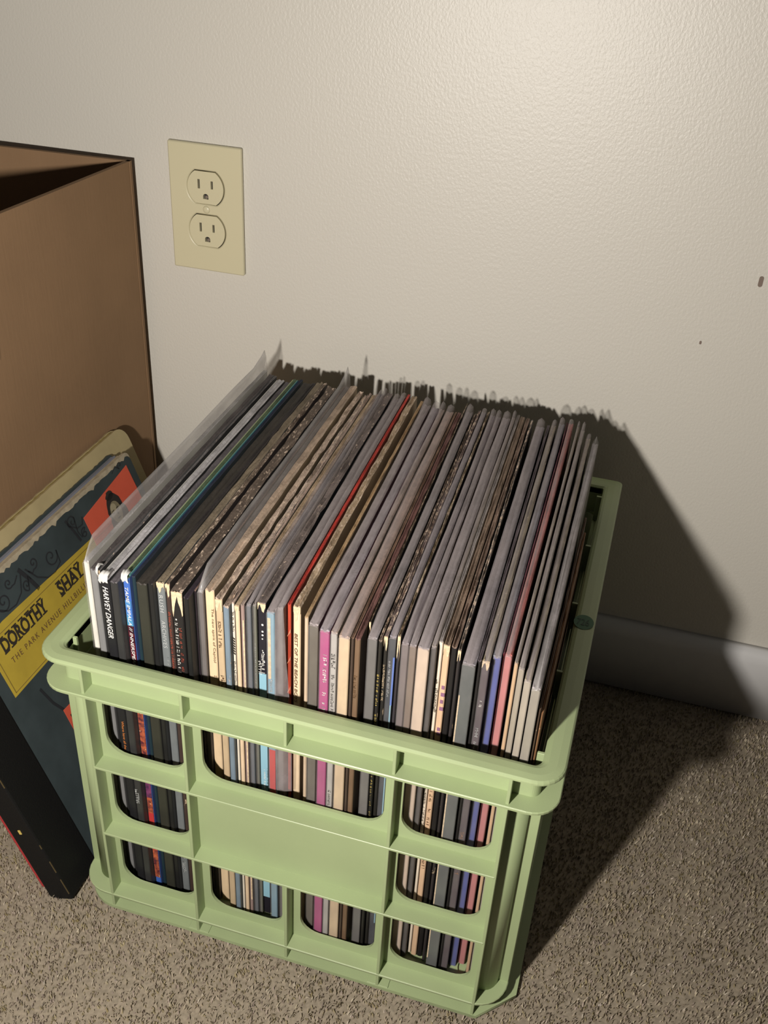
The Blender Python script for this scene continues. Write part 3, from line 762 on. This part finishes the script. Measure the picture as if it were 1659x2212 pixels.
for z, s in ((.294, .0014), (.2885, .0013), (.2855, .0013), (.2825, .001)):
    link('white_dot', box_mesh('white_dot', t * .45, t * .45 + s, -.0005, 0, z, z + s, .0003), M_white, r)
mk_('black spine with white dots', .280, .020, M_white, .45, .6, 41); mk_('black spine with white dots', .270, .012, M_white, .4, .2, 42)
r, t, h = by('pale blue spine in a cloudy')
patch(r, t, .255, .306, M_torn, .1, .5); patch(r, t, .135, .19, M_red, .1, .95)
mk_('pale blue spine in a cloudy', .262, .045, M_silver, .4, .5, 43); mk_('pale blue spine in a cloudy', .175, .03, M_white, .3, -.6, 44)
tx('cream spine with brown slanted', 'BEST OF THE BEACH BOYS', .2955, .060, M_brown, .42, .42, shear=.2, bold=.01)
r, t, h = by('red-orange record')
for z in (.262, .236, .21, .285):
    link('spine_patch', sheet('spine_patch', [(0, z), (t, z + .004), (t, z + .007), (0, z + .001)], [], -.0003, 0), mat('pale_red', (.55, .2, .12), .5), r)
mk_('magenta spine with small', .300, .024, M_white, .4, .6, 51, .8); mk_('magenta spine with small', .268, .018, M_white, .4, .6, 52, .7)
mk_('dark vertical lettering', .303, .013, M_black, .7, .5, 53); mk_('dark vertical lettering', .284, .04, M_black, .5, .5, 54)
mk_('dark vertical lettering', .18, .03, M_black, .5, .5, 55)
mk_('faint red-brown', .288, .018, M_brown, .6, .4, 56)
mk_('violet letters', .297, .03, M_white, .8, .5, 57)
patch(*by('violet letters')[:2], .262, .268, M_blue)
mk_('yellow specks', .29, .06, M_yel, .7, .5, 58, .6); mk_('yellow specks', .20, .05, M_yel, .6, .5, 59, .5)
mk_('black spine with cream capitals', .296, .03, M_torn, .6, .5, 60)
mk_('navy spine', .298, .03, M_silver, .35, .3, 61, .7)
patch(*by('navy spine')[:2], .255, .295, M_blue, .72, .98); patch(*by('navy spine')[:2], .03, .255, M_ltblue, .72, .9)
mk_('dense black', .288, .028, M_black, .8, .5, 62); mk_('dense black', .205, .06, M_black, .7, .5, 63, .8)
r, t, h = by('peach spine')
for k, z in enumerate((.276, .270, .264, .258, .240, .236)):
    link('spine_patch', box_mesh('spine_patch', t * .35, t * (.95 if k % 2 else .8), -.0004, 0, z, z + .0028), M_purp, r)
mk_('peach spine', .225, .012, M_black, .6, .5, 64); mk_('peach spine', .19, .08, M_brown, .5, .5, 65, .6)
patch(*by('widest dark green-grey')[:2], .02, .285, M_torn, .0, .1)
mk_('dark purple-grey', .286, .006, M_white, .4, .5, 66); mk_('dark purple-grey', .264, .02, M_silver, .45, .5, 67, .8)
M_or2 = mat('dull_orange_print', (.3, .14, .07), .5); mk_('dark purple-grey', .17, .05, M_or2, .7, .5, 68, .9)
for w, s in (('frayed beige', .010), ('torn back', .022), ('tiny red', .013), ('torn at the top', .012), ('black spine with white dots', .008), ('brown slanted', .014),
             ('violet letters', .022), ('black spine with cream', .012), ('navy one', .022), ('peach', .012), ('knobbly', .010), ('cream nub', .008), ('plain cream', .006), ('crumpled silver', .006)):
    r, t, h = by(w); torn(r, t, h, hash(w) % 97 if False else sum(map(ord, w)), s)
# wrinkled plastic curled over two shrink-wrapped spines
def curl(word, seed):
    r, t, h = by(word); rn = random.Random(seed); bm = bmesh.new(); rows = []
    for i in range(10):
        x = -.0001 + (t + .0002) * i / 9
        dz = rn.uniform(-.0008, .0016)
        rows.append([bm.verts.new((x + rn.uniform(-.0003, .0003), y, h + z + dz)) for y, z in ((-.0012, -.0035), (-.0022, -.001), (-.0012, .0022), (.0022, .0030), (.005, .0012))])
    for i in range(9):
        for j in range(4): bm.faces.new((rows[i][j], rows[i][j + 1], rows[i + 1][j + 1], rows[i + 1][j]))
    link('curled_film', bm_mesh(bm, 'curled_film', True), M_curl, r)
M_curl = film('curled_film', (.8, .8, .78), .7, .12)
curl('bold white slanted', 3); curl('blue-topped', 5); curl('crumpled silver', 6)
# the loose flap of film that hangs in front of the plain grey record
r, t, h = by('plain grey record'); bm = bmesh.new(); rows = []
for i in range(9):
    f = i / 8; z = h + .002 - f * .165
    w1 = t + .0035 * math.sin(f * 3.1) + .008 * max(0, f - .25)
    rows.append([bm.verts.new((x, -.004 - .0022 * math.sin(f * 3) + .002 * k, z)) for k, x in enumerate((.0, w1 * .5, w1))])
for i in range(8):
    for k in range(2): bm.faces.new((rows[i][k], rows[i + 1][k], rows[i + 1][k + 1], rows[i][k + 1]))
link('sleeve_flap', bm_mesh(bm, 'sleeve_flap', True), M_filmtop, r)
# wider clear bag round the dim grey record left of the cream spine
r, t, h = by('dim grey record'); 
# two shorter records pressed against the right wall of the crate
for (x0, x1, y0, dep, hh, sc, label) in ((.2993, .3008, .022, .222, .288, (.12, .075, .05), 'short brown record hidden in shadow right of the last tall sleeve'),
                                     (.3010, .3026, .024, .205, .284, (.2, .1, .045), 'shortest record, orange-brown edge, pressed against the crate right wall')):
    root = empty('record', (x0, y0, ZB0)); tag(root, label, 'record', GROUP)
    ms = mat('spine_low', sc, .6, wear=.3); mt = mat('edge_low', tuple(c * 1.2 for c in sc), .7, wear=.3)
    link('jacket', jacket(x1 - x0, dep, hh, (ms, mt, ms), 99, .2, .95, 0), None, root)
bpy.context.view_layer.update()

# pale board edges along the tops of three newer records
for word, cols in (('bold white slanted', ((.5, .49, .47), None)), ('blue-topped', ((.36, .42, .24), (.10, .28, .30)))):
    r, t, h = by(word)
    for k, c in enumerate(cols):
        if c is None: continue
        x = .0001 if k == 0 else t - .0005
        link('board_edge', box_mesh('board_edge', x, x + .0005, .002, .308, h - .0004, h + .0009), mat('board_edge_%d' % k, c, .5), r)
bpy.context.view_layer.update()
